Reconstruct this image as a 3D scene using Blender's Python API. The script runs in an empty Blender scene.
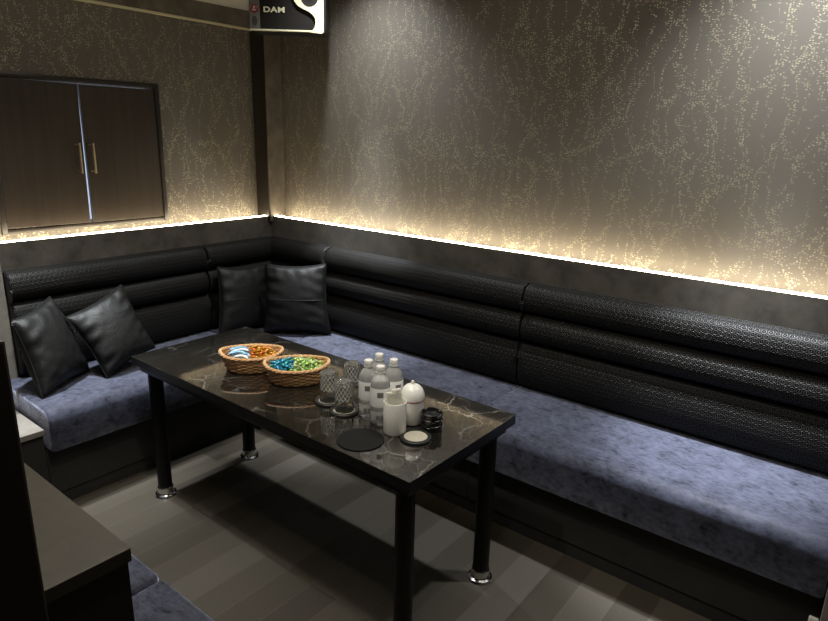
import bpy, bmesh, math, random
from mathutils import Vector, Matrix
R = random.Random(7)
scene = bpy.context.scene
C = scene.collection
PI = math.pi

# ---------------------------------------------------------------- objects
def tag(o, label=None, cat=None, group=None, kind=None):
    if label: o['label'] = label
    if cat: o['category'] = cat
    if group: o['group'] = group
    if kind: o['kind'] = kind
    return o

def thing(name, label, cat, loc=(0, 0, 0), rotz=0.0, group=None):
    o = bpy.data.objects.new(name, None)
    o.empty_display_size = 0.05
    C.objects.link(o)
    o.location = loc
    o.rotation_euler = (0, 0, rotz)
    return tag(o, label, cat, group)

def obj(name, bm, mat, parent=None, smooth=True, angle=28, loc=None, rot=None):
    me = bpy.data.meshes.new(name)
    bmesh.ops.recalc_face_normals(bm, faces=bm.faces[:])
    bm.to_mesh(me)
    bm.free()
    if isinstance(mat, (list, tuple)):
        for m in mat: me.materials.append(m)
    else:
        me.materials.append(mat)
    o = bpy.data.objects.new(name, me)
    C.objects.link(o)
    if parent: o.parent = parent
    if loc: o.location = loc
    if rot: o.rotation_euler = rot
    if smooth:
        for p in me.polygons: p.use_smooth = True
        if angle == 28 and len(me.polygons) < 160: angle = 20
        me.set_sharp_from_angle(angle=math.radians(angle))
    return o

def struct(name, bm, mat, **k):
    return tag(obj(name, bm, mat, **k), kind='structure')

def dup(root, loc, rotz=None, label=None):
    r = root.copy(); C.objects.link(r); r.location = loc
    if rotz is not None: r.rotation_euler = (r.rotation_euler[0], r.rotation_euler[1], rotz)
    if label: r['label'] = label
    for ch in list(root.children):
        c = ch.copy(); C.objects.link(c); c.parent = r
        for g in list(ch.children):
            d = g.copy(); C.objects.link(d); d.parent = c
    return r

# ---------------------------------------------------------------- mesh tools
def box(bm, x0, x1, y0, y1, z0, z1, bev=0.0, seg=2):
    b = bmesh.new()
    vs = [b.verts.new((x, y, z)) for z in (z0, z1) for y in (y0, y1) for x in (x0, x1)]
    for f in ((0, 1, 3, 2), (4, 6, 7, 5), (0, 4, 5, 1), (2, 3, 7, 6), (0, 2, 6, 4), (1, 5, 7, 3)):
        b.faces.new([vs[i] for i in f])
    bmesh.ops.recalc_face_normals(b, faces=b.faces[:])
    if bev > 0:
        bmesh.ops.bevel(b, geom=b.edges[:], offset=bev, segments=seg, profile=0.5, affect='EDGES')
    merge(bm, b)
    return bm

def merge(bm, b, mat=None):
    me = bpy.data.meshes.new('tmp')
    if mat is not None: b.transform(mat)
    b.to_mesh(me); b.free()
    bm.from_mesh(me)
    bpy.data.meshes.remove(me)

def B(*a, **k): return box(bmesh.new(), *a, **k)

def lathe(bm, prof, seg=32, fn=None, center=(0, 0, 0)):
    """prof: list of (r, z); r=0 ends are closed to a pole."""
    rows = []
    for j, (r, z) in enumerate(prof):
        if r < 1e-6:
            rows.append([bm.verts.new((center[0], center[1], center[2] + z))])
        else:
            row = []
            for i in range(seg):
                a = 2 * PI * i / seg
                rr = fn(r, z, a, j, i) if fn else r
                row.append(bm.verts.new((center[0] + rr * math.cos(a), center[1] + rr * math.sin(a), center[2] + z)))
            rows.append(row)
    for a, b in zip(rows, rows[1:]):
        if len(a) == 1 and len(b) == 1: continue
        for i in range(seg):
            k = (i + 1) % seg
            if len(a) == 1: bm.faces.new((a[0], b[i], b[k]))
            elif len(b) == 1: bm.faces.new((a[i], a[k], b[0]))
            else: bm.faces.new((a[i], a[k], b[k], b[i]))
    return bm

def L(prof, seg=32, fn=None): return lathe(bmesh.new(), prof, seg, fn)

def tube(bm, pts, r, seg=6, closed=False):
    pts = [Vector(p) for p in pts]
    n = len(pts); rings = []
    up = Vector((0, 0, 1))
    for i, p in enumerate(pts):
        if closed: t = pts[(i + 1) % n] - pts[i - 1]
        else: t = pts[min(i + 1, n - 1)] - pts[max(i - 1, 0)]
        t.normalize()
        a = t.cross(up)
        if a.length < 1e-3: a = t.cross(Vector((1, 0, 0)))
        a.normalize(); b = t.cross(a)
        rr = r[i] if isinstance(r, (list, tuple)) else r
        rings.append([bm.verts.new(p + rr * (math.cos(2 * PI * k / seg) * a + math.sin(2 * PI * k / seg) * b)) for k in range(seg)])
    m = n if closed else n - 1
    for i in range(m):
        A, Bq = rings[i], rings[(i + 1) % n]
        for k in range(seg):
            bm.faces.new((A[k], A[(k + 1) % seg], Bq[(k + 1) % seg], Bq[k]))
    if not closed:
        bm.faces.new(rings[0]); bm.faces.new(rings[-1])
    return bm

def prism(bm, poly, d0, d1, axis='y'):
    """2D outline (a,b) extruded along axis between d0 and d1."""
    def pt(a, b, d):
        return {'y': (a, d, b), 'x': (d, a, b), 'z': (a, b, d)}[axis]
    A = [bm.verts.new(pt(a, b, d0)) for a, b in poly]
    D = [bm.verts.new(pt(a, b, d1)) for a, b in poly]
    bm.faces.new(A); bm.faces.new(D)
    for i in range(len(poly)):
        k = (i + 1) % len(poly)
        bm.faces.new((A[i], A[k], D[k], D[i]))
    return bm

def sweep_x(prof, length, cap=True, end=0.012, gap=0.002, nseg=24, uv=True):
    """closed outline prof[(d,z)] (d = distance toward -y) swept along local x; the ends are rounded in."""
    bm = bmesh.new()
    n = len(prof)
    cd = sum(p[0] for p in prof) / n; cz = sum(p[1] for p in prof) / n
    nrm = []
    for i in range(n):
        a = Vector(prof[i - 1]); b = Vector(prof[(i + 1) % n]); t = (b - a)
        t = t.normalized() if t.length > 0 else Vector((1, 0))
        nn = Vector((t.y, -t.x))
        if nn.dot(Vector(prof[i]) - Vector((cd, cz))) < 0: nn = -nn
        nrm.append(nn)
    st = []
    for k in range(5):
        a = k / 4 * PI / 2
        st.append((gap + end * (1 - math.sin(a)) if False else gap + end * (1 - math.cos(a)), end * (1 - math.sin(a))))
    mid = [(gap + end + (length - 2 * gap - 2 * end) * i / nseg, 0) for i in range(1, nseg)]
    stations = st + mid + [(length - x, ins) for x, ins in reversed(st)]
    rings = []
    for x, ins in stations:
        rings.append([bm.verts.new((x, -(prof[i][0] - nrm[i].x * ins), prof[i][1] - nrm[i].y * ins)) for i in range(n)])
    arc = [0]
    for i in range(1, n + 1):
        arc.append(arc[-1] + (Vector(prof[i % n]) - Vector(prof[i - 1])).length)
    lay = bm.loops.layers.uv.new('UVMap')
    for s in range(len(rings) - 1):
        for i in range(n):
            k = (i + 1) % n
            f = bm.faces.new((rings[s][i], rings[s + 1][i], rings[s + 1][k], rings[s][k]))
            for lp, (xx, vv) in zip(f.loops, ((stations[s][0], arc[i]), (stations[s + 1][0], arc[i]), (stations[s + 1][0], arc[i + 1]), (stations[s][0], arc[i + 1]))):
                lp[lay].uv = (xx, vv)
    bm.faces.new(rings[0]); bm.faces.new(rings[-1])
    return bm

# ---------------------------------------------------------------- materials
class NT:
    def __init__(s, name):
        s.m = bpy.data.materials.new(name); s.m.use_nodes = True
        s.t = s.m.node_tree; s.b = s.t.nodes['Principled BSDF']; s.out = s.t.nodes['Material Output']
    def n(s, typ, **k):
        nd = s.t.nodes.new(typ)
        for a, v in k.items():
            if a.startswith('i_'):
                key = a[2:]; key = int(key) if key.isdigit() else key.replace('_', ' ')
                nd.inputs[key].default_value = v
            else: setattr(nd, a, v)
        return nd
    def l(s, a, b):
        s.t.links.new(a, b)
    def math(s, op, a, b=None, c=None, clamp=False):
        nd = s.n('ShaderNodeMath', operation=op, use_clamp=clamp)
        for i, v in enumerate((a, b, c)):
            if v is None: continue
            if isinstance(v, (int, float)): nd.inputs[i].default_value = v
            else: s.l(v, nd.inputs[i])
        return nd.outputs[0]
    def ramp(s, fac, stops, interp='LINEAR'):
        nd = s.n('ShaderNodeValToRGB'); cr = nd.color_ramp; cr.interpolation = interp
        while len(cr.elements) > 1: cr.elements.remove(cr.elements[-1])
        cr.elements[0].position = stops[0][0]; cr.elements[0].color = col(stops[0][1])
        for p, c in stops[1:]:
            e = cr.elements.new(p); e.color = col(c)
        s.l(fac, nd.inputs[0])
        return nd.outputs[0]
    def mix(s, fac, a, b):
        nd = s.n('ShaderNodeMix', data_type='RGBA')
        if isinstance(fac, (int, float)): nd.inputs[0].default_value = fac
        else: s.l(fac, nd.inputs[0])
        for i, v in ((6, a), (7, b)):
            if isinstance(v, (tuple, list)): nd.inputs[i].default_value = col(v)
            else: s.l(v, nd.inputs[i])
        return nd.outputs[2]
    def bump(s, h, strength=0.3, dist=0.002):
        nd = s.n('ShaderNodeBump'); nd.inputs['Strength'].default_value = strength; nd.inputs['Distance'].default_value = dist
        s.l(h, nd.inputs['Height']); s.l(nd.outputs[0], s.b.inputs['Normal'])
    def obj(s, scale=(1, 1, 1), rot=(0, 0, 0), loc=(0, 0, 0), src='Object'):
        tc = s.n('ShaderNodeTexCoord'); mp = s.n('ShaderNodeMapping')
        mp.inputs['Scale'].default_value = scale; mp.inputs['Rotation'].default_value = rot; mp.inputs['Location'].default_value = loc
        s.l(tc.outputs[src], mp.inputs[0])
        return mp.outputs[0]
    def noise(s, vec, scale, detail=4, rough=0.55, out=0, dist=0.0):
        nd = s.n('ShaderNodeTexNoise'); nd.inputs['Scale'].default_value = scale
        nd.inputs['Detail'].default_value = detail; nd.inputs['Roughness'].default_value = rough; nd.inputs['Distortion'].default_value = dist
        s.l(vec, nd.inputs['Vector'])
        return nd.outputs[out]
    def set(s, **k):
        for a, v in k.items():
            inp = s.b.inputs[a.replace('_', ' ')]
            if isinstance(v, (tuple, list)): inp.default_value = col(v)
            elif isinstance(v, (int, float)): inp.default_value = v
            else: s.l(v, inp)
        return s

def col(c):
    if isinstance(c, (int, float)): return (c, c, c, 1)
    return tuple(c) if len(c) == 4 else (c[0], c[1], c[2], 1)

def simple(name, c, rough=0.5, var=0.12, scale=40, **k):
    s = NT(name)
    v = s.obj()
    f = s.noise(v, scale, 3)
    s.set(Base_Color=s.mix(f, tuple(x * (1 - var) for x in c), tuple(min(1, x * (1 + var)) for x in c)), Roughness=rough, **k)
    return s.m

def mat_wallpaper():
    s = NT('gold_flecked_wallpaper')
    tc = s.n('ShaderNodeTexCoord')
    sep = s.n('ShaderNodeSeparateXYZ'); s.l(tc.outputs['Object'], sep.inputs[0])
    hor = s.math('SUBTRACT', sep.outputs[0], sep.outputs[1])          # runs along either wall
    cmb = s.n('ShaderNodeCombineXYZ'); s.l(hor, cmb.inputs[0]); s.l(sep.outputs[2], cmb.inputs[1])
    P = cmb.outputs[0]
    def warp(vec, scale, amt):
        nz = s.n('ShaderNodeTexNoise'); nz.inputs['Scale'].default_value = scale; nz.inputs['Detail'].default_value = 3
        s.l(vec, nz.inputs['Vector'])
        sb = s.n('ShaderNodeVectorMath', operation='SUBTRACT'); s.l(nz.outputs[1], sb.inputs[0]); sb.inputs[1].default_value = (.5, .5, .5)
        sc = s.n('ShaderNodeVectorMath', operation='SCALE'); s.l(sb.outputs[0], sc.inputs[0]); sc.inputs['Scale'].default_value = amt
        ad = s.n('ShaderNodeVectorMath', operation='ADD'); s.l(vec, ad.inputs[0]); s.l(sc.outputs[0], ad.inputs[1])
        return ad.outputs[0]
    def lines(scx, scz, amt, width):
        w = warp(P, 5.0, amt)
        mp = s.n('ShaderNodeMapping'); mp.inputs['Scale'].default_value = (scx, scz, 1); s.l(w, mp.inputs[0])
        vo = s.n('ShaderNodeTexVoronoi', voronoi_dimensions='2D', feature='DISTANCE_TO_EDGE'); vo.inputs['Scale'].default_value = 1
        s.l(mp.outputs[0], vo.inputs['Vector'])
        return s.ramp(vo.outputs['Distance'], [(0, .78), (width * .35, .5), (width, .24), (width * 3, .04)])
    l1 = lines(8.0, 2.6, .22, .05)
    l2 = lines(19.0, 4.0, .16, .06)
    lm = s.math('MAXIMUM', l1, s.math('MULTIPLY', l2, .8))
    # little gold dashes
    mp = s.n('ShaderNodeMapping'); mp.inputs['Scale'].default_value = (105, 200, 1); s.l(P, mp.inputs[0])
    vo = s.n('ShaderNodeTexVoronoi', voronoi_dimensions='2D'); vo.inputs['Scale'].default_value = 1
    s.l(mp.outputs[0], vo.inputs['Vector'])
    dot = s.ramp(vo.outputs['Distance'], [(.22, 1), (.42, 0)])
    sepc = s.n('ShaderNodeSeparateColor'); s.l(vo.outputs['Color'], sepc.inputs[0])
    big = s.noise(P, 3.0, 2)
    thr = s.math('ADD', lm, s.math('MULTIPLY', s.math('SUBTRACT', big, .5), .35))
    on = s.math('GREATER_THAN', thr, s.math('ADD', s.math('MULTIPLY', sepc.outputs[0], .80), .035))
    mask = s.math('MULTIPLY', dot, on, clamp=True)
    weave = s.noise(s.obj(scale=(30, 30, 400)), 1, 2)
    wv2 = s.noise(s.obj(scale=(220, 220, 6)), 1, 2)
    base = s.mix(weave, (.088, .076, .060), (.122, .107, .086))
    base = s.mix(s.math('MULTIPLY', wv2, .5), base, (.072, .062, .050))
    s.set(Base_Color=s.mix(s.math('MULTIPLY', mask, s.math('ADD', .35, s.math('MULTIPLY', sepc.outputs[1], .65))), base, (.54, .475, .34)), Roughness=s.math('SUBTRACT', .62, s.math('MULTIPLY', mask, .24)), Metallic=s.math('MULTIPLY', mask, .6))
    s.bump(weave, .12, .0008)
    return s.m

def mat_suede(name, c0, c1, scale=9):
    s = NT(name)
    v = s.obj()
    f = s.ramp(s.noise(v, scale, 6, .65), [(.3, 0), (.7, 1)])
    g = s.noise(v, 160, 2)
    s.set(Base_Color=s.mix(f, c0, c1), Roughness=.75, Sheen_Weight=.15, Sheen_Roughness=.5)
    s.bump(g, .2, .001)
    return s.m

def mat_velvet(name='navy_crushed_velvet'):
    s = NT(name)
    v = s.obj()
    a = s.noise(v, 14, 6, .68, dist=.6)
    b = s.noise(s.obj(scale=(40, 95, 60)), 1, 4, .65)
    f = s.math('ADD', s.math('MULTIPLY', a, .55), s.math('MULTIPLY', b, .45))
    nap = s.ramp(f, [(.36, .10), (.46, .55), (.60, 1.0)])
    s.set(Base_Color=s.mix(nap, (.005, .0055, .010), (.048, .052, .079)), Roughness=.6,
          Sheen_Weight=s.math('MULTIPLY', nap, 1.0), Sheen_Roughness=.42, Sheen_Tint=(.70, .74, 1.0), Specular_IOR_Level=.2)
    s.bump(s.math('ADD', f, s.math('MULTIPLY', s.noise(v, 260, 2), .4)), .5, .003)
    sh = s.n('ShaderNodeBsdfSheen', distribution='MICROFIBER'); sh.inputs['Roughness'].default_value = .40
    s.l(s.mix(nap, (.10, .11, .16), (.80, .84, 1.0)), sh.inputs['Color'])
    ad = s.n('ShaderNodeAddShader'); s.l(s.b.outputs[0], ad.inputs[0]); s.l(sh.outputs[0], ad.inputs[1]); s.l(ad.outputs[0], s.out.inputs[0])
    return s.m

def mat_ring_leather():
    s = NT('black_ring_embossed_leather')
    tc = s.n('ShaderNodeTexCoord')
    a = .0215; b = a * math.sqrt(3)
    def lattice(off):
        dv = s.n('ShaderNodeVectorMath', operation='MULTIPLY_ADD'); s.l(tc.outputs['UV'], dv.inputs[0])
        dv.inputs[1].default_value = (1 / a, 1 / b, 0); dv.inputs[2].default_value = (off, off, 0)
        fr = s.n('ShaderNodeVectorMath', operation='FRACTION'); s.l(dv.outputs[0], fr.inputs[0])
        sb = s.n('ShaderNodeVectorMath', operation='SUBTRACT'); s.l(fr.outputs[0], sb.inputs[0]); sb.inputs[1].default_value = (.5, .5, 0)
        ml = s.n('ShaderNodeVectorMath', operation='MULTIPLY'); s.l(sb.outputs[0], ml.inputs[0]); ml.inputs[1].default_value = (1, b / a, 0)
        ln = s.n('ShaderNodeVectorMath', operation='LENGTH'); s.l(ml.outputs[0], ln.inputs[0])
        return ln.outputs['Value']
    d = s.math('MINIMUM', lattice(0.0), lattice(0.5))      # 0 at a ring's centre, .5 between two rings
    h = s.ramp(d, [(0, .9), (.09, .8), (.14, .0), (.24, .0), (.31, 1), (.40, 1), (.47, .25), (.6, .15)], 'EASE')
    fine = s.noise(s.obj(), 420, 2)
    s.set(Base_Color=s.mix(h, (.0016, .0015, .0013), (.014, .013, .0115)), Roughness=.5, Specular_IOR_Level=s.math('ADD', .08, s.math('MULTIPLY', h, .30)))  # relief shading put into the colour: raised rings lighter, hollows darker
    s.bump(s.math('ADD', h, s.math('MULTIPLY', fine, .12)), .8, .0014)
    return s.m

def mat_leather(name, c=(.012, .012, .011), rough=.4):
    s = NT(name)
    v = s.obj()
    vo = s.n('ShaderNodeTexVoronoi'); vo.inputs['Scale'].default_value = 260; s.l(v, vo.inputs['Vector'])
    w = s.noise(v, 16, 4, .6, dist=1.0)
    s.set(Base_Color=s.mix(w, tuple(x * .7 for x in c), tuple(x * 1.4 for x in c)), Roughness=s.math('ADD', rough - .08, s.math('MULTIPLY', w, .16)))
    s.bump(s.math('ADD', s.math('MULTIPLY', vo.outputs['Distance'], .1), s.math('MULTIPLY', w, 1.0)), .35, .008)
    return s.m

def mat_marble():
    s = NT('black_marble')
    v = s.obj()
    w = s.noise(v, 2.5, 5, .6, out=1)
    ad = s.n('ShaderNodeVectorMath', operation='MULTIPLY_ADD'); s.l(w, ad.inputs[0]); ad.inputs[1].default_value = (.28, .28, .28); s.l(v, ad.inputs[2])
    def vein(scale, width):
        vo = s.n('ShaderNodeTexVoronoi', feature='DISTANCE_TO_EDGE'); vo.inputs['Scale'].default_value = scale; s.l(ad.outputs[0], vo.inputs['Vector'])
        return s.ramp(vo.outputs['Distance'], [(0, 1), (width, .25), (width * 3, 0)])
    patch = s.ramp(s.noise(v, 3.3, 3), [(.50, 0), (.68, 1)])
    ve = s.math('MULTIPLY', s.math('MAXIMUM', vein(4.2, .007), s.math('MULTIPLY', vein(9.5, .009), .6)), patch, clamp=True)
    cloud = s.noise(v, 9, 6, .65)
    base = s.mix(cloud, (.007, .0062, .005), (.017, .015, .012))
    s.set(Base_Color=s.mix(s.math('MULTIPLY', ve, .9), base, (.42, .40, .35)), Roughness=.065, Specular_IOR_Level=.5, IOR=2.3, Coat_Weight=1.0, Coat_IOR=1.6, Coat_Roughness=.04)
    return s.m

def mat_floor():
    s = NT('grey_brown_floor_planks')
    tc = s.n('ShaderNodeTexCoord')
    mp = s.n('ShaderNodeMapping'); mp.inputs['Rotation'].default_value = (0, 0, PI / 2); mp.inputs['Location'].default_value = (.39, .02, 0)
    s.l(tc.outputs['Object'], mp.inputs[0])
    br = s.n('ShaderNodeTexBrick', offset=.37, offset_frequency=2, squash=1.0)
    br.inputs['Scale'].default_value = 1; br.inputs['Brick Width'].default_value = .78; br.inputs['Row Height'].default_value = .125
    br.inputs['Mortar Size'].default_value = .0012; br.inputs['Mortar Smooth'].default_value = .1; br.inputs['Bias'].default_value = 0
    br.inputs['Color1'].default_value = (0, 0, 0, 1); br.inputs['Color2'].default_value = (1, 1, 1, 1); br.inputs['Mortar'].default_value = (.5, .5, .5, 1)
    s.l(mp.outputs[0], br.inputs['Vector'])
    t = br.outputs['Color']
    tone = s.ramp(t, [(0, (.032, .024, .0135)), (.3, (.047, .037, .0225)), (.6, (.062, .051, .034)), (.85, (.084, .071, .052)), (1, (.145, .128, .102))])
    g = s.noise(s.obj(scale=(120, 6, 1)), 1, 4, .6)
    c = s.mix(s.math('MULTIPLY', g, .45), tone, (.045, .040, .034))
    sp = s.ramp(s.noise(s.obj(), 240, 2), [(.35, 0), (.75, 1)])
    c = s.mix(s.math('MULTIPLY', sp, .14), c, (.20, .19, .17))
    c = s.mix(s.math('MULTIPLY', br.outputs['Fac'], .7), c, (.10, .09, .074))
    s.set(Base_Color=c, Roughness=.5, Specular_IOR_Level=.35)
    s.bump(s.math('ADD', g, s.math('MULTIPLY', br.outputs['Fac'], -2.0)), .12, .001)
    return s.m

def mat_wood(name, c0, c1, rough=.38, axis=2):
    s = NT(name)
    sc = [28, 28, 28]; sc[axis] = 1.6
    g = s.noise(s.obj(scale=tuple(sc)), 1, 6, .62, dist=.8)
    s.set(Base_Color=s.mix(s.ramp(g, [(.3, 0), (.7, 1)]), c0, c1), Roughness=rough, Specular_IOR_Level=.4)
    s.bump(g, .08, .0008)
    return s.m

def mat_emit(name, c, strength):
    s = NT(name)
    s.set(Base_Color=(.8, .8, .8), Emission_Color=c, Emission_Strength=strength)
    return s.m

def mat_glass(name, ior=1.45, rough=.0, tint=(1, 1, 1), tr=1.0):
    s = NT(name)
    s.set(Base_Color=tint, Roughness=rough, Transmission_Weight=tr, IOR=ior)
    return s.m

def mat_cut_glass():
    s = NT('diamond_cut_glass')
    tc = s.n('ShaderNodeTexCoord'); sp = s.n('ShaderNodeSeparateXYZ'); s.l(tc.outputs['Object'], sp.inputs[0])
    ang = s.math('MULTIPLY', s.math('ARCTAN2', sp.outputs[1], sp.outputs[0]), 14 / (2 * PI))
    zz = s.math('MULTIPLY', sp.outputs[2], 1 / .021)
    tri = lambda x: s.math('MULTIPLY', s.math('ABSOLUTE', s.math('SUBTRACT', s.math('FRACT', x), .5)), 2.0)
    d = s.math('MAXIMUM', tri(s.math('ADD', ang, zz)), tri(s.math('SUBTRACT', ang, zz)))
    cut = s.ramp(d, [(.66, 0), (.84, 1)])
    zone = s.ramp(s.math('MULTIPLY', sp.outputs[2], 10), [(.40, 0), (.43, 1), (1.02, 1), (1.05, .2)])
    f = s.math('MULTIPLY', cut, zone)
    s.set(Base_Color=(.93, .92, .86), Roughness=s.math('MULTIPLY', f, .3), IOR=1.4, Transmission_Weight=s.math('SUBTRACT', .95, s.math('MULTIPLY', f, .55)))
    s.bump(s.math('MULTIPLY', f, -1.0), .5, .002)
    return s.m

M = {}
M['paper'] = mat_wallpaper()
M['suede'] = mat_suede('dark_mottled_suede', (.022, .018, .013), (.088, .074, .054))
M['suede_light'] = mat_suede('taupe_mottled_suede', (.06, .048, .034), (.16, .135, .105))
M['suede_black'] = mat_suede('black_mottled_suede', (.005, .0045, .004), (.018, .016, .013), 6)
M['clad'] = mat_suede('beige_mottled_cladding', (.16, .143, .118), (.24, .218, .185), 14)
M['velvet'] = mat_velvet()
M['ring'] = mat_ring_leather()
M['leather'] = mat_leather('black_soft_leather', (.006, .006, .0055), .55)
M['leather'].node_tree.nodes['Principled BSDF'].inputs['Specular IOR Level'].default_value = .32
M['marble'] = mat_marble()
M['floor'] = mat_floor()
M['shutter'] = mat_wood('dark_walnut_veneer', (.019, .0135, .009), (.034, .0255, .018))
M['frame'] = mat_wood('black_brown_wood', (.010, .0075, .0055), (.020, .015, .011))
M['counter'] = mat_wood('matt_brown_laminate', (.026, .0215, .0145), (.036, .030, .020), .6)
M['panel'] = mat_wood('dark_brown_panel_wood', (.014, .010, .007), (.026, .019, .013), .5)
M['black_metal'] = simple('black_powder_coat', (.004, .004, .004), .45, Specular_IOR_Level=.25)
M['black_wood'] = simple('black_table_frame', (.005, .005, .005), .4, Specular_IOR_Level=.3)
M['chrome'] = simple('polished_chrome', (.80, .79, .77), .14, .03, Metallic=1.0)
M['brass'] = simple('brushed_pale_brass', (.72, .62, .42), .28, .06, Metallic=1.0)
M['ceiling'] = simple('white_ceiling_paint', (.62, .60, .55), .8, .03)
M['white_paint'] = simple('cream_wall_paint', (.9, .86, .74), .7, .03)
M['dark_wall'] = simple('dark_plain_wall', (.075, .065, .052), .75)
M['led'] = mat_emit('warm_led_diffuser', (1.0, .84, .58), 26.0)
M['day'] = mat_emit('daylit_window_glass', (.62, .74, 1.0), .9)
M['white_plastic'] = simple('white_plastic', (.80, .79, .74), .38, .03)
M['ceramic'] = simple('glossy_white_ceramic', (.82, .80, .74), .2, .03)
M['paper_white'] = simple('folded_white_paper', (.80, .77, .66), .8, .06)
M['label'] = simple('white_label_film', (.9, .9, .88), .45, .03)
M['grey_mark'] = simple('grey_print_and_refraction', (.16, .16, .16), .5)
M['red_line'] = simple('dull_red_band', (.40, .12, .09), .4)
M['cream_felt'] = simple('cream_coaster_pad', (.40, .365, .285), .9, .2, 120)
M['black_rubber'] = simple('black_rubber', (.012, .012, .011), .5)
M['black_gloss'] = simple('black_gloss_melamine', (.008, .008, .008), .28)
M['mat_black'] = simple('black_leatherette_mat', (.007, .007, .0065), .75, Specular_IOR_Level=.2)
M['glass'] = mat_cut_glass()
M['water'] = mat_glass('clear_water_bottle', 1.2, .02, (.97, .98, .96), .70)
M['wicker'] = mat_wood('honey_wicker', (.50, .25, .10), (.85, .53, .25), .5, 0)
M['wicker_rim'] = mat_wood('pale_honey_wicker_rim', (.62, .34, .15), (.88, .57, .29), .45, 0)
M['cream_trim'] = simple('cream_gold_trim', (.50, .46, .30), .35, .03)
M['grey_strip'] = simple('grey_brown_baffle', (.085, .075, .062), .4)
M['grille'] = simple('black_speaker_grille', (.007, .0055, .004), .7, Specular_IOR_Level=.15)
M['red_badge'] = simple('dark_red_badge', (.16, .012, .016), .25)
M['stainless'] = simple('steel_zip_pull', (.7, .7, .7), .25, .03, Metallic=1.0)

def candy(name, c, rough=.25, metal=.35):
    return simple(name, c, rough, .35, 130, Metallic=metal)
M['blue_foil'] = candy('turquoise_foil', (.03, .26, .42))
M['teal_foil'] = candy('teal_foil', (.04, .36, .36))
M['green_foil'] = candy('lime_foil', (.30, .52, .10))
M['pale_green'] = candy('pale_green_wrapper', (.50, .62, .28), .35, .1)
M['amber_foil'] = candy('amber_wrapper', (.62, .30, .03))
M['orange_foil'] = candy('orange_wrapper', (.70, .17, .02))
M['navy_wrap'] = candy('navy_wrapper', (.03, .07, .24), .3, .2)
M['sky_wrap'] = candy('sky_blue_wrapper', (.25, .48, .70), .3, .2)
M['white_wrap'] = candy('silver_white_wrapper', (.66, .72, .70), .3, .3)

# ---------------------------------------------------------------- dimensions
HL = 1.0687          # top of the suede ledge
WO = 0.10            # wallpaper stands this far behind the ledge's face
SZ = 0.46            # seat top
CEIL = 2.50
XE, YB = 3.9, -3.05  # far ends of the room

# ---------------------------------------------------------------- room shell
struct('floor', B(-WO - .1, XE + .1, YB - .1, WO + .1, -.08, 0), M['floor'], smooth=False)
struct('ceiling', B(-WO - .1, XE + .1, YB - .1, WO + .1, CEIL, CEIL + .08), M['ceiling'], smooth=False)
struct('wall_right', B(-WO - .1, XE + .1, WO, WO + .1, 0, CEIL), M['paper'], smooth=False)
# left wall with the opening behind the cabinet doors
oy0, oy1, oz0, oz1 = -1.405, -.645, 1.115, 1.755
wl = bmesh.new()
box(wl, -WO - .1, -WO, YB, oy0, 0, 2.12)
box(wl, -WO - .1, -WO, oy1, WO, 0, 2.12)
box(wl, -WO - .1, -WO, oy0, oy1, 0, oz0)
box(wl, -WO - .1, -WO, oy0, oy1, oz1, 2.12)
struct('wall_left', wl, M['paper'], smooth=False)
struct('trim_6', B(-WO - .1, -WO, YB, WO, 2.12, CEIL), M['white_paint'], smooth=False)
struct('wall_back', B(-WO - .1, XE + .1, YB - .1, YB, 0, CEIL), M['dark_wall'], smooth=False)
struct('wall_near', B(XE, XE + .1, YB, WO, 0, CEIL), M['dark_wall'], smooth=False)
struct('window_1', B(-WO - .095, -WO - .085, oy0 - .0, oy1 + .0, oz0, oz1), M['day'], smooth=False)

# frieze with its thin pale bead
struct('trim_5', B(-WO, -WO + .012, YB, -.02, 2.122, 2.212, .002), M['suede_light'])
struct('trim_7', B(-WO, -WO + .018, YB, -.02, 2.110, 2.122, .003), M['cream_trim'])
# corner column: suede box with a thin dark strip over its left face
cl = bmesh.new()
box(cl, -WO, .018, -.020, WO, HL - .03, CEIL, .002)
struct('trim_3', cl, M['suede_light'])
struct('trim_4', B(-WO + .004, .012, -.026, -.020, HL - .03, CEIL, .001), M['frame'])

# suede ledge (lip + core) along both walls, the LED channel behind the lip
def ledge_right():
    bm = bmesh.new()
    box(bm, 0, 3.06, 0, .007, .93, HL, .002)
    box(bm, 0, 3.06, .007, WO, .0, 1.045)
    box(bm, 0, 3.06, 0, .007, 0, .93)
    return bm
def ledge_left():
    bm = bmesh.new()
    box(bm, -.007, 0, -2.2, .007, .93, HL, .002)
    box(bm, -WO, -.007, -2.2, WO, .0, 1.045)
    box(bm, -.007, 0, -2.2, .007, 0, .93)
    return bm
struct('trim_1', ledge_right(), M['suede'])
struct('trim_2', ledge_left(), M['suede'])
tag(obj('led_strip', B(-.034, 3.06, .008, .034, 1.045, HL + .003, .002), M['led']),
    'glowing warm LED strip along the long right wall above the seat backs', 'light')
tag(obj('led_strip', B(-.034, -.008, -2.2, .0075, 1.045, HL + .003, .002), M['led']),
    'glowing warm LED strip under the wooden cabinet doors on the left wall', 'light')
# pale cladding beyond the left end of the bench, and end panel at the right
struct('trim_8', B(0, .014, -2.1, -1.484, 0, HL - .004, .002), M['clad'])
struct('trim_9', B(3.058, 3.13, -.52, WO, 0, HL + .02, .004), M['clad'])

pl = thing('bench_plinth', 'low block with a pale beige top beyond the end of the left bench', 'plinth', (0, -1.565, 0))
obj('top_slab', B(.016, .462, -.42, 0, .352, .378, .003), M['clad'], pl)
obj('base', B(.016, .45, -.42, -.004, 0, .352), M['suede_black'], pl)

tag(obj('edge_guard', B(3.03, 3.056, -.50, -.485, 0, .215, .004), M['white_plastic']),
    'small white strip at the floor in the bottom right corner', 'edge guard')

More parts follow.
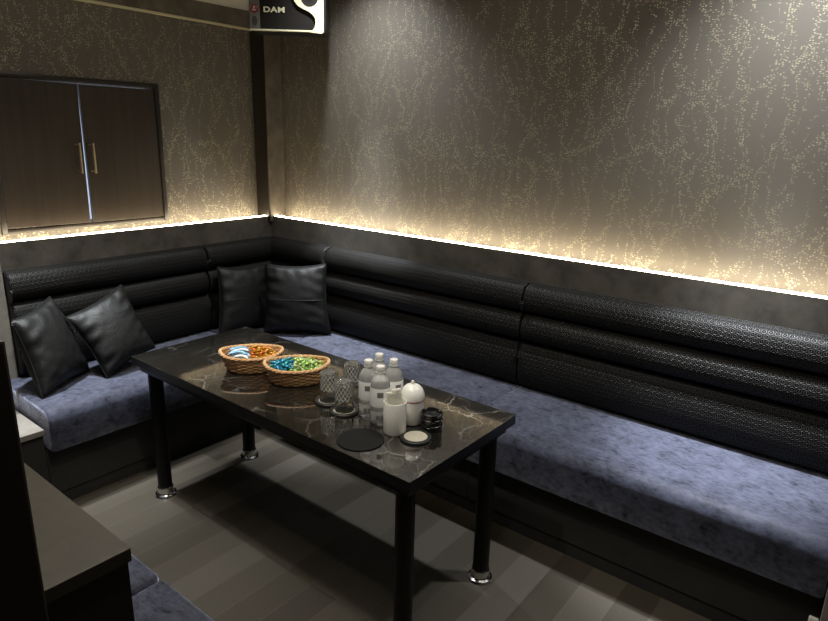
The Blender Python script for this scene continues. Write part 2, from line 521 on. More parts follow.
# ---------------------------------------------------------------- sofa
def arc(cx, cz, r, a0, a1, n):
    return [(cx + r * math.cos(math.radians(a0 + (a1 - a0) * i / n)), cz + r * math.sin(math.radians(a0 + (a1 - a0) * i / n))) for i in range(n + 1)]

def seat_profile(depth, zt, zb, r=.055):
    p = [(.004, zb), (.004, zt - .012), (.016, zt)]
    p += [(.10, zt + .003), (.2, zt + .005), (.3, zt + .004)]
    p += arc(depth - r, zt - r, r, 88, 4, 8)
    p += [(depth, zt - r - .05), (depth - .002, zb + .03), (depth - .012, zb + .004), (depth - .03, zb)]
    return p

def back_profile(z0=.464, z1=.945):
    ribs = [(z0, .684), (.684, .814), (.814, z1)]
    p = [(.0, z0 + .004)]
    for i, (a, b) in enumerate(ribs):
        n = 14
        for k in range(n + 1):
            if i and k == 0: continue
            t = k / n
            q = 4 * t * (1 - t)
            bul = q ** .42
            lean = .010 * (1 - t)
            p.append((.016 + .050 * bul + (lean if 0 < k < n else 0) - (.004 if i == 2 else 0), a + (b - a) * t))
    p += [(.004, z1 + .003), (.0, z1)]
    return p

def sofa_unit(label, loc, rot, length, back_len=None, back_off=0.0):
    u = thing('sofa_section', label, 'sofa', loc, rot, 'sections of the built-in corner sofa')
    obj('seat_cushion', sweep_x(seat_profile(.494, SZ, .272), length, end=.014), M['velvet'], u)
    bl = back_len or length
    obj('backrest', sweep_x(back_profile(), bl, end=.012), M['ring'], u, loc=(back_off, 0, 0))
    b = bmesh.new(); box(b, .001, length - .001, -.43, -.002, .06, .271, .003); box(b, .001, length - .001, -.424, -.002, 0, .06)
    obj('base', b, M['suede_black'], u)
    return u
sofa_unit('long sofa section at the right end with blue velvet seat and ribbed black back', (1.772, 0, 0), 0, 1.284)
sofa_unit('middle sofa section behind the bottles and table with ribbed black back', (.522, 0, 0), 0, 1.25)
sofa_unit('left sofa section under the wooden cabinet doors holding two tilted cushions', (0, -1.556, 0), PI / 2, 1.058, .982, .076)
cu = thing('sofa_section', 'corner sofa section where the two walls meet behind two upright cushions', 'sofa', (0, 0, 0), 0, 'sections of the built-in corner sofa')
obj('seat_cushion', B(.004, .520, -.494, -.004, .272, SZ, .012, 3), M['velvet'], cu)
obj('backrest', sweep_x(back_profile(), .516, end=.012), M['ring'], cu)
obj('backrest', sweep_x(back_profile(), .472, end=.012), M['ring'], cu, loc=(0, -.495, 0), rot=(0, 0, PI / 2))
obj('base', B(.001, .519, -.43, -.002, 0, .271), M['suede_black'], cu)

# ---------------------------------------------------------------- cushions
def cushion(label, cor, thick, seed, zip_at=None, seam=False):
    BL, BR, TR, TL = [Vector(c) for c in cor]
    cen = (BL + BR + TR + TL) / 4
    base = Vector((cen.x, cen.y, min(c.z for c in (BL, BR, TR, TL))))
    nrm = ((BR - BL).cross(TL - BL)).normalized()
    rr = random.Random(seed)
    ph = [(rr.uniform(.6, 2.2), rr.uniform(0, 6.28), rr.uniform(-.8, .8)) for _ in range(7)]
    t = thing('cushion', label, 'cushion', base, 0, 'black leather cushions on the sofa')
    N = 36
    bm = bmesh.new()
    grid = {}
    edge_pts = []
    def side(sg):
        for i in range(N + 1):
            for j in range(N + 1):
                u = -1 + 2 * i / N; v = -1 + 2 * j / N
                border = i in (0, N) or j in (0, N)
                if border and (i, j) in grid: grid[(i, j, sg)] = grid[(i, j)]; continue
                pin = .085
                uu = u * (1 - pin * (1 - v * v) ** 1.2 * abs(u) ** 2); vv = v * (1 - pin * (1 - u * u) ** 1.2 * abs(v) ** 2)
                a = (uu + 1) / 2; b = (vv + 1) / 2
                p = (BL * (1 - a) + BR * a) * (1 - b) + (TL * (1 - a) + TR * a) * b
                h = max(0, (1 - u ** 2) * (1 - v ** 2)) ** .42
                if not border:
                    # creases: fan from corners and run in from the side seams
                    w = 0
                    for f, q, k in ph:
                        w += math.sin(f * 9 * (v + k * u * .55) + q) * (abs(u) ** 1.5) * .30 + math.sin(f * 8 * (u + k * v) + q) * (abs(v) ** 3) * .22
                    sag = 1 - .10 * (v + 1) / 2
                    hh = thick * .5 * h * sag + .0062 * w * min(1, h * 1.6)
                    p = p + nrm * sg * max(hh, .001)
                vt = bm.verts.new(p - base)
                if border: grid[(i, j)] = vt
                grid[(i, j, sg)] = vt
    side(1); side(-1)
    for sg in (1, -1):
        for i in range(N):
            for j in range(N):
                q = [grid[(i, j, sg)], grid[(i + 1, j, sg)], grid[(i + 1, j + 1, sg)], grid[(i, j + 1, sg)]]
                bm.faces.new(q if sg > 0 else q[::-1])
    rim = [grid[(i, 0)].co.copy() for i in range(N)] + [grid[(N, j)].co.copy() for j in range(N)] + [grid[(N - i, N)].co.copy() for i in range(N)] + [grid[(0, N - j)].co.copy() for j in range(N)]
    mid = [grid[(i, N // 2, 1)].co + nrm * .0002 for i in range(2, N - 1)]
    obj('cover', bm, M['leather'], t, angle=80)
    obj('piping', tube(bmesh.new(), rim, .0032, 6, True), M['leather'], t)
    if seam:
        tag(obj('seam', tube(bmesh.new(), mid, .0016, 5), M['leather'], t), 'stitched seam across the middle')
    if zip_at is not None:
        z = bmesh.new(); c = rim[zip_at]
        box(z, c.x - .006, c.x + .006, c.y - .006, c.y + .006, c.z - .004, c.z + .012, .002)
        tag(obj('zip_pull', z, M['stainless'], t), 'small shiny steel zip pull')
    return t
cushion('leftmost black leather cushion, tilted and seen partly from its creased side',
        [(.352, -1.515, .468), (.188, -1.245, .468), (.085, -1.332, .824), (.243, -1.550, .790)], .155, 1, zip_at=3 * 36 + 2)
cushion('black leather cushion tilted on its corner between the leftmost cushion and the table',
        [(.330, -1.233, .470), (.300, -.975, .542), (.150, -1.036, .840), (.198, -1.325, .745)], .14, 2)
cushion('black leather cushion on the left side of the sofa corner, half hidden by its neighbour',
        [(.177, -.535, .468), (.217, -.24, .468), (.134, -.156, .812), (.097, -.468, .834)], .13, 3, seam=True)
cushion('black leather cushion standing upright in the sofa corner and facing the table',
        [(.311, -.333, .468), (.614, -.105, .470), (.552, -.077, .862), (.281, -.283, .851)], .14, 4, seam=True)

# ---------------------------------------------------------------- table
TX, TY, TA, TL_, TW = .6211, -.6788, -.0056, 1.4921, .5786
tb = thing('low_table', 'long black marble-topped table with four black tube legs on chrome feet', 'table', (TX, TY, 0), TA)
tb_top = B(0, TL_, -TW, 0, .615, .65, .0010, 1)
for f in tb_top.faces:
    f.normal_update(); f.material_index = 0 if abs(f.normal.z) > .3 else 1
tt = obj('tabletop', tb_top, [M['marble'], M['black_wood']], tb)
ap = bmesh.new()
i0 = .022
box(ap, i0, TL_ - i0, -TW + i0, -TW + i0 + .02, .585, .615, .001)
box(ap, i0, TL_ - i0, -i0 - .02, -i0, .585, .615, .001)
box(ap, i0, i0 + .02, -TW + i0 + .02, -i0 - .02, .585, .615, .001)
box(ap, TL_ - i0 - .02, TL_ - i0, -TW + i0 + .02, -i0 - .02, .585, .615, .001)
apron = obj('apron', ap, M['black_wood'], tb)
gl = obj('chrome_plate', B(.955, .995, -TW + i0 - .003, -TW + i0, .600, .611, .0012), M['chrome'], apron)  # small chrome plate on the front apron
ins = .064
for lx in (ins, TL_ - ins):
    for ly in (-ins, -TW + ins):
        lg = obj('leg', L([(0, .02), (.0295, .02), (.0295, .615), (0, .615)], 28), M['black_metal'], tb, loc=(lx, ly, 0))
        tag(obj('foot', L([(0, 0), (.046, 0), (.047, .003), (.044, .009), (.036, .012), (.0335, .016), (.0335, .040), (.0315, .043), (.0296, .043), (.0296, .02), (0, .02)], 36), M['chrome'], lg), 'round chrome foot')
TZ = .6502

def at(x, y, z=TZ): return (x, y, z)

# ---------------------------------------------------------------- coasters, mat, glasses
def coaster():
    t = thing('coaster', 'black round coaster with a cream centre under the left cut-glass tumbler', 'coaster', (1.560, -1.034, TZ), 0, 'round coasters on the table')
    obj('base', L([(0, 0), (.047, 0), (.050, .002), (.050, .006), (.048, .008), (.0385, .008), (.0385, .0055), (0, .0055)], 40), M['black_rubber'], t)
    tag(obj('pad', L([(0, .0056), (.0375, .0056), (.0365, .0072), (0, .0072)], 40), M['cream_felt'], t), 'cream felt centre')
    return t
co = coaster()
dup(co, (1.657, -1.058, TZ), 0, 'black round coaster with a cream centre under the tumbler nearest the bottles')
dup(co, (1.961, -1.050, TZ), 0, 'empty black round coaster with a cream centre in front of the black ashtrays')
tag(obj('round_mat', L([(0, 0), (.072, 0), (.0735, .001), (.0735, .003), (.072, .004), (0, .004)], 64), M['mat_black'], loc=(1.840, -1.172, TZ)),
    'flat round black mat at the near edge of the table in front of the bottles', 'mat')

def tumbler_bm():
    # stands upside down: z=0 is the rim, the thick base is on top
    h = .108
    prof = []
    nz = 30
    for k in range(nz + 1):
        z = h * k / nz
        r = .0335 - .0035 * (z / h)
        if z > h - .008: r -= .004 * ((z - (h - .008)) / .008) ** 2
        prof.append((r, z))
    def fn(r, z, a, j, i):
        if z < .040 or z > h - .006: return r
        n = 12
        p = (a / (2 * PI) * n + (z - .04) / .0175 * .5); q = (a / (2 * PI) * n - (z - .04) / .0175 * .5)
        tri = lambda x: abs((x % 1) - .5) * 2
        f = max(tri(p), tri(q))
        return r
    bm = bmesh.new()
    outer = prof + [(.020, h + .0005), (0, h + .0005)]
    inner = [(0, h - .014), (.022, h - .014), (.0265, h - .018), (.0285, .05), (.0312, .002), (.0322, 0)]
    lathe(bm, inner + outer, 72, lambda r, z, a, j, i: fn(r, z, a, j, i) if j >= len(inner) else r)
    return bm
def tumbler(label, loc):
    t = obj('tumbler', tumbler_bm(), M['glass'], loc=loc, angle=60)
    return tag(t, label, 'glass', 'cut-glass tumblers')
tm = tumbler('upturned cut-glass tumbler farthest left, nearest the front basket', (1.560, -1.034, TZ + .0074))
t2 = tm.copy(); C.objects.link(t2); t2.location = (1.657, -1.058, TZ + .0074)
t2['label'] = 'upturned cut-glass tumbler in front, closest to the water bottles'
t3 = tm.copy(); C.objects.link(t3); t3.location = (1.548, -.905, TZ)
t3['label'] = 'upturned cut-glass tumbler standing behind the other two'

# ---------------------------------------------------------------- bottles
def bottle():
    t = thing('water_bottle', 'clear water bottle with white cap, front left of the four', 'bottle', (1.737, -1.024, TZ), 0, 'water bottles on the table')
    body = [(0, .004), (.018, .003), (.024, 0), (.030, .003), (.0325, .010), (.0325, .045), (.0312, .050), (.0325, .055), (.0325, .070), (.0318, .075), (.0325, .08),
            (.0325, .128), (.0318, .134), (.0300, .146), (.0255, .158), (.0190, .167), (.0135, .173), (.0120, .178), (.0120, .182), (0, .182)]
    bo = obj('body', L(body, 40), M['water'], t)
    tag(obj('neck_ring', L([(.012, .1765), (.0155, .1765), (.0155, .1785), (.012, .1785)], 32), M['white_plastic'], t), 'white neck ring')
    tag(obj('cap', L([(0, .179), (.0138, .179), (.0146, .181), (.0146, .195), (.0132, .198), (0, .1985)], 40, lambda r, z, a, j, i: r * (1 - .02 * (i % 2)) if r > .01 else r), M['white_plastic'], t), 'white screw cap')
    lab = bmesh.new()
    lathe(lab, [(.0329, .066), (.0332, .068), (.0332, .128), (.0329, .130)], 48)
    lo = tag(obj('label', lab, M['label'], t), 'white wrap label')
    pr = bmesh.new()
    def patch(bm, a0, a1, z0, z1, r):
        n = 6; A = []; Bv = []
        for k in range(n + 1):
            a = a0 + (a1 - a0) * k / n
            A.append(bm.verts.new((r * math.cos(a), r * math.sin(a), z0))); Bv.append(bm.verts.new((r * math.cos(a), r * math.sin(a), z1)))
        for k in range(n): bm.faces.new((A[k], A[k + 1], Bv[k + 1], Bv[k]))
    patch(pr, -.30, .30, .100, .118, .0334)
    obj('printed_square', pr, M['grey_mark'], lo)
    for a_, b_ in ((-.44, -.06), (.06, .44)):
        pb = bmesh.new(); patch(pb, a_, b_, .022, .038, .0327)
        obj('refraction_mark', pb, M['grey_mark'], bo)  # dark blocks painted on for the black table refracted through the bottle
    return t
BX3, BY3, BX4, BY4 = 1.794, -.963, 1.724, -.956
bo = bottle(); bo.rotation_euler[2] = math.radians(-52)
dup(bo, (1.803, -1.040, TZ), math.radians(-48), 'clear water bottle with white cap, front right of the four, behind the white cup')
dup(bo, (BX3, BY3, TZ), math.radians(-20), 'clear water bottle with white cap, back right of the four, beside the domed jar')
dup(bo, (BX4, BY4, TZ), math.radians(-80), 'clear water bottle with white cap, back left of the four, partly hidden')

# ---------------------------------------------------------------- white cup with folded papers, domed jar, ashtrays
tag(obj('cup', L([(0, .004), (.030, 0), (.0355, .002), (.0368, .006), (.0368, .105), (.0360, .107), (.0345, .107), (.0340, .105), (.0340, .012), (0, .012)], 48), M['ceramic'], loc=(1.884, -1.061, TZ)),
    'white straight-sided cup holding folded papers, in front of the domed jar', 'cup')
def sachet():
    bm = bmesh.new()
    N = 6
    w, h, t = .0155, .122, .0035
    grid = []
    for s in (1, -1):
        for i in range(N + 1):
            for j in range(2):
                pass
    box(bm, -w, w, -t, t, 0, h, .0025, 2)
    box(bm, -w * .8, w * .9, -t - .002, -t - .0004, .02, h - .004, .0005, 1)
    return bm
sx = [(-.016, -.010, .10, -.08), (.006, -.018, -.10, .06), (.018, .006, -.13, .25), (-.014, .013, .06, .1), (.003, .003, .02, -.3)]
s0 = None
for k, (dx, dy, tilt, rz) in enumerate(sx):
    if s0 is None:
        s0 = tag(obj('paper_sachet', sachet(), M['paper_white']), 'folded white paper standing in the white cup', 'paper', 'folded papers in the cup'); o = s0
    else:
        o = s0.copy(); C.objects.link(o)
    o.location = (1.884 + dx * .75, -1.061 + dy * .75, TZ + .0125 + .008 * (k % 3))
    o.rotation_euler = (tilt * .35, tilt * .6, rz + .9)

jr = thing('domed_jar', 'white jar with a domed knobbed lid and thin red band beside the black ashtrays', 'jar', (1.880, -.968, TZ))
obj('body', L([(0, .003), (.028, 0), (.034, .003), (.036, .010), (.0385, .055), (.0395, .082), (.0395, .0845), (0, .0845)], 48), M['ceramic'], jr)
tag(obj('band', L([(.0392, .083), (.0402, .0835), (.0402, .0865), (.0392, .087)], 48), M['red_line'], jr), 'thin dull red band')
ld = obj('lid', L([(0, .087), (.0400, .087), (.0402, .094), (.0385, .106), (.033, .119), (.024, .129), (.013, .1345), (0, .136)], 48), M['ceramic'], jr)
obj('knob', L([(0, .1335), (.0035, .1345), (.0045, .138), (.0055, .141), (.0050, .145), (.003, .147), (0, .1475)], 24), M['ceramic'], ld)

def ashtray_bm():
    prof = [(0, 0), (.029, 0), (.033, .002), (.0355, .014), (.0355, .0185), (.0340, .0195), (.0315, .0185), (.0300, .013), (.0280, .008), (0, .007)]
    def fn(r, z, a, j, i):
        return r
    bm = lathe(bmesh.new(), prof, 48)
    for v in bm.verts:
        if v.co.z > .0180:
            a = math.atan2(v.co.y, v.co.x)
            if abs(((a / (PI / 2)) + .5) % 1 - .5) < .13: v.co.z -= .0045
    return bm
a0 = None
names = ['lowest black round ashtray of the stack right of the domed jar', 'second black round ashtray from the bottom of the stack',
         'topmost notched black round ashtray of the stack']
for k in range(3):
    if a0 is None: a0 = o = tag(obj('ashtray', ashtray_bm(), M['black_gloss']), names[0], 'ashtray', 'stacked black ashtrays')
    else: o = a0.copy(); C.objects.link(o); o['label'] = names[k]
    o.location = (1.957, -.962, TZ + .0198 * k); o.rotation_euler = (0, 0, .3 + .5 * k)

# ---------------------------------------------------------------- wicker baskets
def basket(label, loc, rz):
    t = thing('wicker_basket', label, 'basket', loc, rz, 'oval wicker baskets on the table')
    A0, B0 = .092, .066       # base half axes
    A1, B1 = .119, .088       # rim half axes
    H = .063
    NS = 30                   # stakes
    body = bmesh.new()
    def hz(a, f): return f * (H + .010 * math.cos(a) ** 4)
    rows = 9
    for k in range(rows):
        f = (k + .5) / rows
        pts = []
        n = NS * 4
        for i in range(n):
            a = 2 * PI * i / n
            w = .0030 * math.sin(a * NS / 2 + PI * k)
            ra = A0 + (A1 - A0) * f ** .8 + w; rb = B0 + (B1 - B0) * f ** .8 + w
            pts.append((ra * math.cos(a), rb * math.sin(a), .003 + hz(a, f)))
        tube(body, pts, .0036, 6, True)
    for i in range(NS):
        a = 2 * PI * (i + .5) / NS
        pts = []
        for k in range(6):
            f = k / 5
            ra = A0 + (A1 - A0) * f ** .8; rb = B0 + (B1 - B0) * f ** .8
            pts.append((ra * math.cos(a), rb * math.sin(a), .004 + hz(a, f)))
        tube(body, pts, .0022, 5)
    obj('woven_body', body, M['wicker'], t)
    base = bmesh.new()
    ring = lambda s, z: [base.verts.new((A0 * s * math.cos(2 * PI * i / 40), B0 * s * math.sin(2 * PI * i / 40), z)) for i in range(40)]
    r0, r1 = ring(1.0, 0), ring(1.0, .006)
    base.faces.new(r0); base.faces.new(r1)
    for i in range(40): base.faces.new((r0[i], r0[(i + 1) % 40], r1[(i + 1) % 40], r1[i]))
    obj('base', base, M['wicker'], t)
    rim = bmesh.new()
    n = 120
    for s in range(3):
        pts = []
        for i in range(n):
            a = 2 * PI * i / n; q = a * 12 + s * 2 * PI / 3
            o_ = .0032
            pts.append(((A1 + .001 + o_ * math.cos(q)) * math.cos(a), (B1 + .001 + o_ * math.cos(q)) * math.sin(a), hz(a, 1) + .003 + o_ * math.sin(q)))
        tube(rim, pts, .0040, 6, True)
    tag(obj('rim', rim, M['wicker_rim'], t), 'thick pale twisted rim')
    return t
B1c, B2c = (1.097, -1.010), (1.328, -.978)
BR = math.radians(46)
basket('oval wicker basket at the back, heaped with blue and amber sweets', (B1c[0], B1c[1], TZ), BR)
basket('oval wicker basket in front, heaped with turquoise and green sweets', (B2c[0], B2c[1], TZ), BR)

def candy_bm(kind, seed):
    rr = random.Random(seed)
    bm = bmesh.new()
    if kind == 'twist':
        ln, w = .0105, .0068
        prof = []
        xs = [(-1.95, .62), (-1.5, .42), (-1.08, .14), (-.9, .55), (-.55, .92), (0, 1.0), (.55, .92), (.9, .55), (1.08, .14), (1.5, .42), (1.95, .62)]
        rows = []
        for k, (x, r) in enumerate(xs):
            row = []
            fl = .45 if k in (0, 1, 9, 10) else 1
            for i in range(12):
                a = 2 * PI * i / 12
                j = 1 + rr.uniform(-.16, .16)
                row.append(bm.verts.new((x * ln, r * w * j * math.cos(a) * (1.25 if fl < 1 else 1), r * w * j * math.sin(a) * fl * .8)))
            rows.append(row)
        for a, b in zip(rows, rows[1:]):
            for i in range(12): bm.faces.new((a[i], a[(i + 1) % 12], b[(i + 1) % 12], b[i]))
        bm.faces.new(rows[0]); bm.faces.new(rows[-1])
    else:   # long flat pillow pack
        nx, ny = 14, 6
        lx, ly, th = .036, .0088, .0062
        g = {}
        for s in (1, -1):
            for i in range(nx + 1):
                for j in range(ny + 1):
                    u = -1 + 2 * i / nx; v = -1 + 2 * j / ny
                    bd = i in (0, nx) or j in (0, ny)
                    if bd and (i, j) in g: g[(i, j, s)] = g[(i, j)]; continue
                    h = th * ((1 - u ** 4) * (1 - v * v)) ** .5 * (1 + rr.uniform(-.18, .18))
                    vt = bm.verts.new((u * lx, v * ly + .003 * math.sin(u * 3), s * h + .003 * math.cos(u * 2.5)))
                    if bd: g[(i, j)] = vt
                    g[(i, j, s)] = vt
            for i in range(nx):
                for j in range(ny):
                    q = [g[(i, j, s)], g[(i + 1, j, s)], g[(i + 1, j + 1, s)], g[(i, j + 1, s)]]
                    bm.faces.new(q if s > 0 else q[::-1])
    return bm

def heap(name, kind, mats, label, group, cen, spots, seed):
    rr = random.Random(seed)
    protos = []
    c, s = math.cos(BR), math.sin(BR)
    for k, (u, v, z, rz) in enumerate(spots):
        m = k % len(mats)
        if m >= len(protos):
            o = obj(name, candy_bm(kind, seed + k), mats[m], angle=70); protos.append(o)
        else:
            o = protos[m].copy(); C.objects.link(o)
        tag(o, label, 'sweet', group)
        o.location = (cen[0] + c * u - s * v, cen[1] + s * u + c * v, TZ + z)
        q = 1 if kind == 'twist' else .2
        o.rotation_euler = (q * rr.uniform(-.5, .5), q * rr.uniform(-.45, .45), BR + rz)
def hexspots(u0, u1, seed, layers=((.022, 1.0), (.036, 1.0), (.050, 1.0), (.063, .95), (.074, .74))):
    rr = random.Random(seed); out = []
    for li, (z, f) in enumerate(layers):
        st = .0235
        row = 0
        v = -.09
        while v < .091:
            u = -.115 + (row % 2) * st * .7 + (li % 2) * st * .5
            while u < .115:
                A, Bq = (.092 + .027 * z / .065) * f - .016, (.066 + .022 * z / .063) * f - .013
                if u0 < u < u1 and (u / A) ** 2 + (v / Bq) ** 2 < 1:
                    out.append((u + rr.uniform(-.004, .004), v + rr.uniform(-.003, .003), z + rr.uniform(-.002, .003), rr.uniform(0, 3.1)))
                u += st * 1.35
            v += st * .72; row += 1
    return out
heap('wrapped_sweet', 'twist', [M['blue_foil'], M['teal_foil'], M['blue_foil']], 'turquoise foil twist-wrapped sweet in the left half of the front basket', 'turquoise sweets in the front basket', B2c, hexspots(-.12, -.012, 11), 21)
heap('wrapped_sweet', 'twist', [M['green_foil'], M['pale_green']], 'green twist-wrapped sweet in the right half of the front basket', 'green sweets in the front basket', B2c, hexspots(-.012, .12, 12), 22)
heap('wrapped_sweet', 'twist', [M['amber_foil'], M['amber_foil'], M['orange_foil']], 'amber twist-wrapped sweet in the right half of the back basket', 'amber sweets in the back basket', B1c, hexspots(.005, .12, 13), 23)
sp = []
for li, z in enumerate((.016, .031, .046, .060, .073)):
    m = (4, 4, 4, 4, 3)[li]
    for k in range(m):
        sp.append((-.050 + .007 * (li % 2) + .004 * (k % 2), -.031 + .0205 * k + (.010 if m == 3 else 0), z + .002 * (k % 3), (.16, -.12, .2, -.2, .1)[li] + .05 * (k - 1)))
heap('snack_packet', 'pack', [M['navy_wrap'], M['sky_wrap'], M['white_wrap'], M['sky_wrap'], M['white_wrap']], 'long blue and white snack packet in the left half of the back basket', 'blue and white packets in the back basket', B1c, sp, 24)

# ---------------------------------------------------------------- cabinet doors on the left wall
cb = thing('wall_cabinet', 'dark wooden double-door cabinet set in the left wall above the lit ledge', 'cabinet', (-WO, -1.025, 1.09))
fz0, fz1, fy0, fy1 = 0, .69, -.40, .40
fr = bmesh.new()
box(fr, -.07, .016, fy1 - .022, fy1, fz0, fz1, .002)
box(fr, -.07, .016, fy0, fy0 + .022, fz0, fz1, .002)
box(fr, -.07, .016, fy0 + .022, fy1 - .022, fz1 - .022, fz1, .002)
box(fr, -.07, .010, fy0 + .022, fy1 - .022, fz0, fz0 + .018, .002)
obj('frame', fr, M['frame'], cb)
def door(y0, y1, hy, roll):
    bm = B(-.009, .009, y0, y1, .021, .661, .0015)
    d = obj('door', bm, M['shutter'], cb, rot=(roll, 0, 0))
    h = bmesh.new()
    zc = .327; hh = .070
    tube(h, [(.036, hy, zc - hh), (.036, hy, zc + hh)], .0058, 10)
    for q in (-1, 1):
        tube(h, [(.009, hy, zc + q * (hh - .008)), (.036, hy, zc + q * (hh - .008))], .0048, 10)
        lathe(h, [(0, 0), (.009, 0), (.009, .003), (0, .003)], 16, center=(.0092, hy, zc + q * (hh - .008)))
    tag(obj('handle', h, M['brass'], d), 'pale brass bar handle')
    return d
door(-.376, -.0115, -.040, math.radians(-.75))
door(.0035, .376, .028, 0)

# ---------------------------------------------------------------- speaker high in the corner
sk = thing('speaker', 'black and cream loudspeaker with white lettering hung high in the corner', 'speaker', (.475, -.245, 2.039), math.radians(40))
sk.scale = (.86, .86, .86)
# local: x right, -y to the room, z up ; front at y=0
def P2(px, py):    # helper from the front's own drawing grid (5.6 mm per unit)
    return ((px - 287) * .0056, (31 - py) * .0056)
W2 = .208
cab = bmesh.new()
prism(cab, [(-W2, .004), (W2 - .002, .0), (W2 + .012, .02), (W2 + .012, .29), (-W2, .29)], .004, .20, 'y')
obj('housing', cab, M['black_metal'], sk)
obj('grille', prism(bmesh.new(), [(-.150, .008), (.165, .002), (.188, .022), (.19, .28), (-.150, .28)], -.010, .005), M['grille'], sk)
st_ = obj('side_strip', prism(bmesh.new(), [(-W2, .008), (-.150, .008), (-.150, .285), (-W2, .285)], -.013, .004), M['grey_strip'], sk)
bd = bmesh.new(); lathe(bd, [(0, 0), (.0225, 0), (.0225, .004), (.019, .006), (0, .006)], 32)
bmesh.ops.transform(bd, matrix=Matrix.Translation((-.180, -.013, .112)) @ Matrix.Rotation(PI / 2, 4, 'X'), verts=bd.verts[:])
bdo = tag(obj('badge', bd, M['red_badge'], st_), 'round dark red badge')
em = bmesh.new()
box(em, -.003, .003, -.0008, 0, -.002, .012); box(em, -.009, .009, -.0008, 0, -.010, -.006)
obj('emblem', em, M['cream_trim'], bdo, loc=(-.180, -.0192, .112))
pts = [(-.180 + .014 * math.cos(a), .048 + .026 * math.sin(a)) for a in [2 * PI * i / 24 for i in range(24)]]
obj('port', prism(bmesh.new(), pts, -.0145, -.012), M['black_rubber'], st_)
# cream trim sweeping down the right edge and along the bottom
raw = [(295, -16), (295, 0), (296.5, 4), (299.5, 7.5), (304.5, 10.2), (310, 12.4), (314.2, 15.2), (316.6, 18.6), (317.2, 22.3), (316.2, 27), (313.8, 30.2), (311.2, 32.0), (323.2, 32.8), (325.0, 31.5), (325.4, -16)]
poly = [P2(a, b) for a, b in raw]
poly = [(a - .004, b) for a, b in poly]
tr = tag(obj('trim_band', prism(bmesh.new(), poly, -.024, -.004), M['cream_trim'], sk), 'cream trim curving down the right edge')
hr = bmesh.new(); lathe(hr, [(0, .006), (.012, .004), (.040, .0), (.047, .002), (.049, 0), (.049, -.002), (0, -.002)], 40)
bmesh.ops.transform(hr, matrix=Matrix.Translation(((311.5 - 287) * .0056 - .004, -.026, (31 + 1.0) * .0056)) @ Matrix.Rotation(PI / 2, 4, 'X'), verts=hr.verts[:])
tag(obj('horn', hr, M['grille'], tr), 'round black tweeter set in the cream trim')
obj('bottom_lip', B(-W2, .15, -.016, .004, -.003, .006, .002), M['cream_trim'], sk)
cu_ = bpy.data.curves.new('lettering', 'FONT'); cu_.body = 'DAM'; cu_.size = .040; cu_.extrude = .0012; cu_.offset = .0011; cu_.space_character = 1.08
tmp = bpy.data.objects.new('tmp', cu_); C.objects.link(tmp)
dg = bpy.context.evaluated_depsgraph_get()
me = bpy.data.meshes.new_from_object(tmp.evaluated_get(dg))
bpy.data.objects.remove(tmp); bpy.data.curves.remove(cu_)
me.materials.clear(); me.materials.append(M['cream_trim'])
lt = bpy.data.objects.new('lettering', me); C.objects.link(lt); lt.parent = sk
xs = [v.co.x for v in me.vertices]; sxl = .118 / (max(xs) - min(xs))
lt.scale = (sxl, .98, 1); lt.location = (-.131, -.0114, .096); lt.rotation_euler = (PI / 2, 0, 0)
tag(lt, 'raised cream letters')
br = bmesh.new()
tube(br, [(0, .10, .29), (0, .10, (CEIL - 2.041) / .86)], .016, 12)
box(br, -.05, .05, .05, .15, (CEIL - 2.046) / .86, (CEIL - 2.041) / .86, .001)
obj('ceiling_bracket', br, M['black_metal'], sk)

# ---------------------------------------------------------------- near side: bench, low partition, tall panel
def bench(label, x0, x1):
    t = thing('velvet_bench', label, 'bench', ((x0 + x1) / 2, -1.94, 0), 0, 'velvet benches on the near side')
    w = (x1 - x0) / 2
    obj('seat_cushion', B(-w + .002, w - .002, -.19, .188, .28, .422, .02, 4), M['velvet'], t)
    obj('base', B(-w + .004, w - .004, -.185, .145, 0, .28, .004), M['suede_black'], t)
bench('blue velvet bench seat mostly hidden behind the low partition', 1.05, 1.66)
bench('blue velvet bench seat showing at the bottom edge right of the low partition', 1.668, 2.32)
pt = thing('low_partition', 'waist-high brown partition with a flat top in the bottom left corner', 'partition', (1.7, -2.2, 0))
obj('top_board', B(-.8, .647, -.055, .060, 1.03, 1.05, .0015), M['counter'], pt)
obj('body', B(-.798, .643, -.053, .056, 0, 1.03), M['frame'], pt)
tag(obj('upright_panel', B(2.33, 2.40, -2.56, -2.2585, 0, 1.368, .003), M['panel']),
    'tall dark brown wooden panel cut off by the left edge of the photo', 'panel')

# ---------------------------------------------------------------- camera
cam = bpy.data.cameras.new('camera'); co_ = bpy.data.objects.new('camera', cam); C.objects.link(co_)
F = 625.1632
cam.sensor_width = 36; cam.lens = F * 36 / 828; cam.clip_start = .02
yaw, pit, rol = .6631, -.2732, .0268
fw = Vector((-math.sin(yaw) * math.cos(pit), math.cos(yaw) * math.cos(pit), math.sin(pit)))
r = fw.cross(Vector((0, 0, 1))).normalized(); u = r.cross(fw)
r2 = math.cos(rol) * r + math.sin(rol) * u; u2 = -math.sin(rol) * r + math.cos(rol) * u
mw = Matrix(((r2.x, u2.x, -fw.x, 3.0421), (r2.y, u2.y, -fw.y, -2.46), (r2.z, u2.z, -fw.z, 1.5627), (0, 0, 0, 1)))
co_.matrix_world = mw
scene.camera = co_

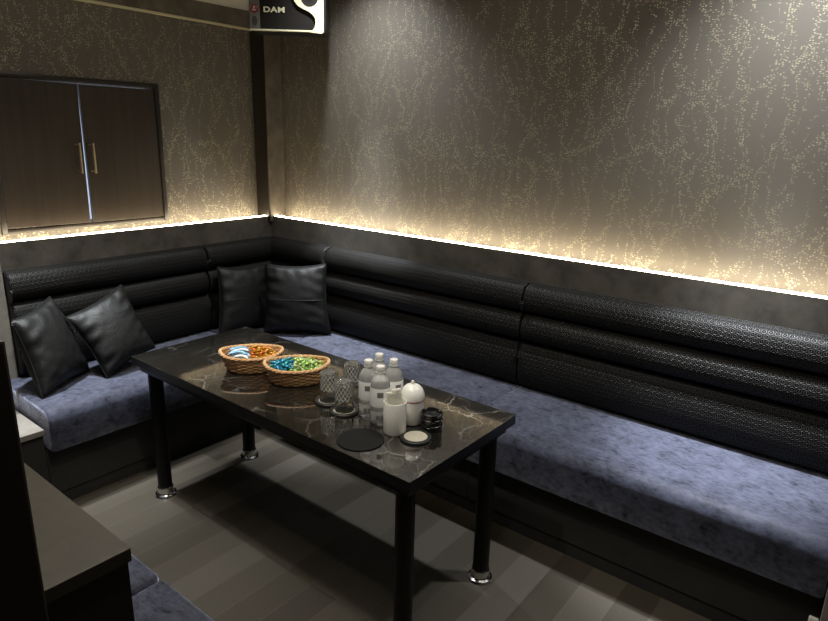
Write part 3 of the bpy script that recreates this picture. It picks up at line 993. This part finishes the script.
# ---------------------------------------------------------------- light
def spot(name, x, y, power, size=80, blend=.6, c=(1, .95, .88), rad=.035, tx=None, ty=None, z=CEIL - .01):
    l = bpy.data.lights.new(name, 'SPOT'); l.energy = power; l.spot_size = math.radians(size); l.spot_blend = blend; l.color = c; l.shadow_soft_size = rad
    o = bpy.data.objects.new(name, l); C.objects.link(o); o.location = (x, y, z)
    d = Vector(((tx if tx is not None else x) - x, (ty if ty is not None else y) - y, -z))
    o.rotation_euler = d.to_track_quat('-Z', 'Y').to_euler()
    return o
cool = (.93, .97, 1.0)
spot('downlight_a', .80, -.27, 92, 112, 1, cool, ty=.1)
spot('downlight_a_beam', .74, -.16, 400, 34, 1, (.90, .95, 1.0), ty=-.13)
spot('downlight_b', 2.67, -.28, 140, 100, 1, cool, ty=.2)
spot('downlight_b_beam', 2.67, -.19, 600, 30, 1, (.88, .93, 1.0), ty=-.15)
spot('downlight_c', .50, -1.50, 150, 76, 1, cool)
spot('downlight_c_beam', .38, -1.40, 300, 32, 1, (.90, .95, 1.0))
spot('downlight_d', 1.75, -1.60, 52, 110, .9, (1, .95, .86))
spot('fill_e', 2.5, -2.0, 26, 110, .9, (1, .95, .86))  # fill added from the camera side for the upright panel and bench
al = bpy.data.lights.new('ambient_fill', 'AREA'); al.shape = 'RECTANGLE'; al.size = 1.6; al.size_y = .9; al.energy = 17; al.color = (1, .93, .80)  # soft overhead fill, added to lift the ambient and soften shadows
ao = bpy.data.objects.new('ambient_fill', al); C.objects.link(ao); ao.location = (1.9, -1.5, CEIL - .012)
w = bpy.data.worlds.new('world'); scene.world = w; w.use_nodes = True
w.node_tree.nodes['Background'].inputs[0].default_value = (.02, .018, .015, 1); w.node_tree.nodes['Background'].inputs[1].default_value = .3

vs = scene.view_settings
scene.display_settings.display_device = 'sRGB'
vs.view_transform = 'Standard'; vs.look = 'None'; vs.exposure = 0.0; vs.gamma = 1.0; vs.use_curve_mapping = False
cy = scene.cycles
cy.use_denoising = True
cy.max_bounces = 10; cy.transmission_bounces = 10; cy.glossy_bounces = 5; cy.diffuse_bounces = 4
cy.caustics_refractive = False; cy.caustics_reflective = False; cy.sample_clamp_indirect = 4.0
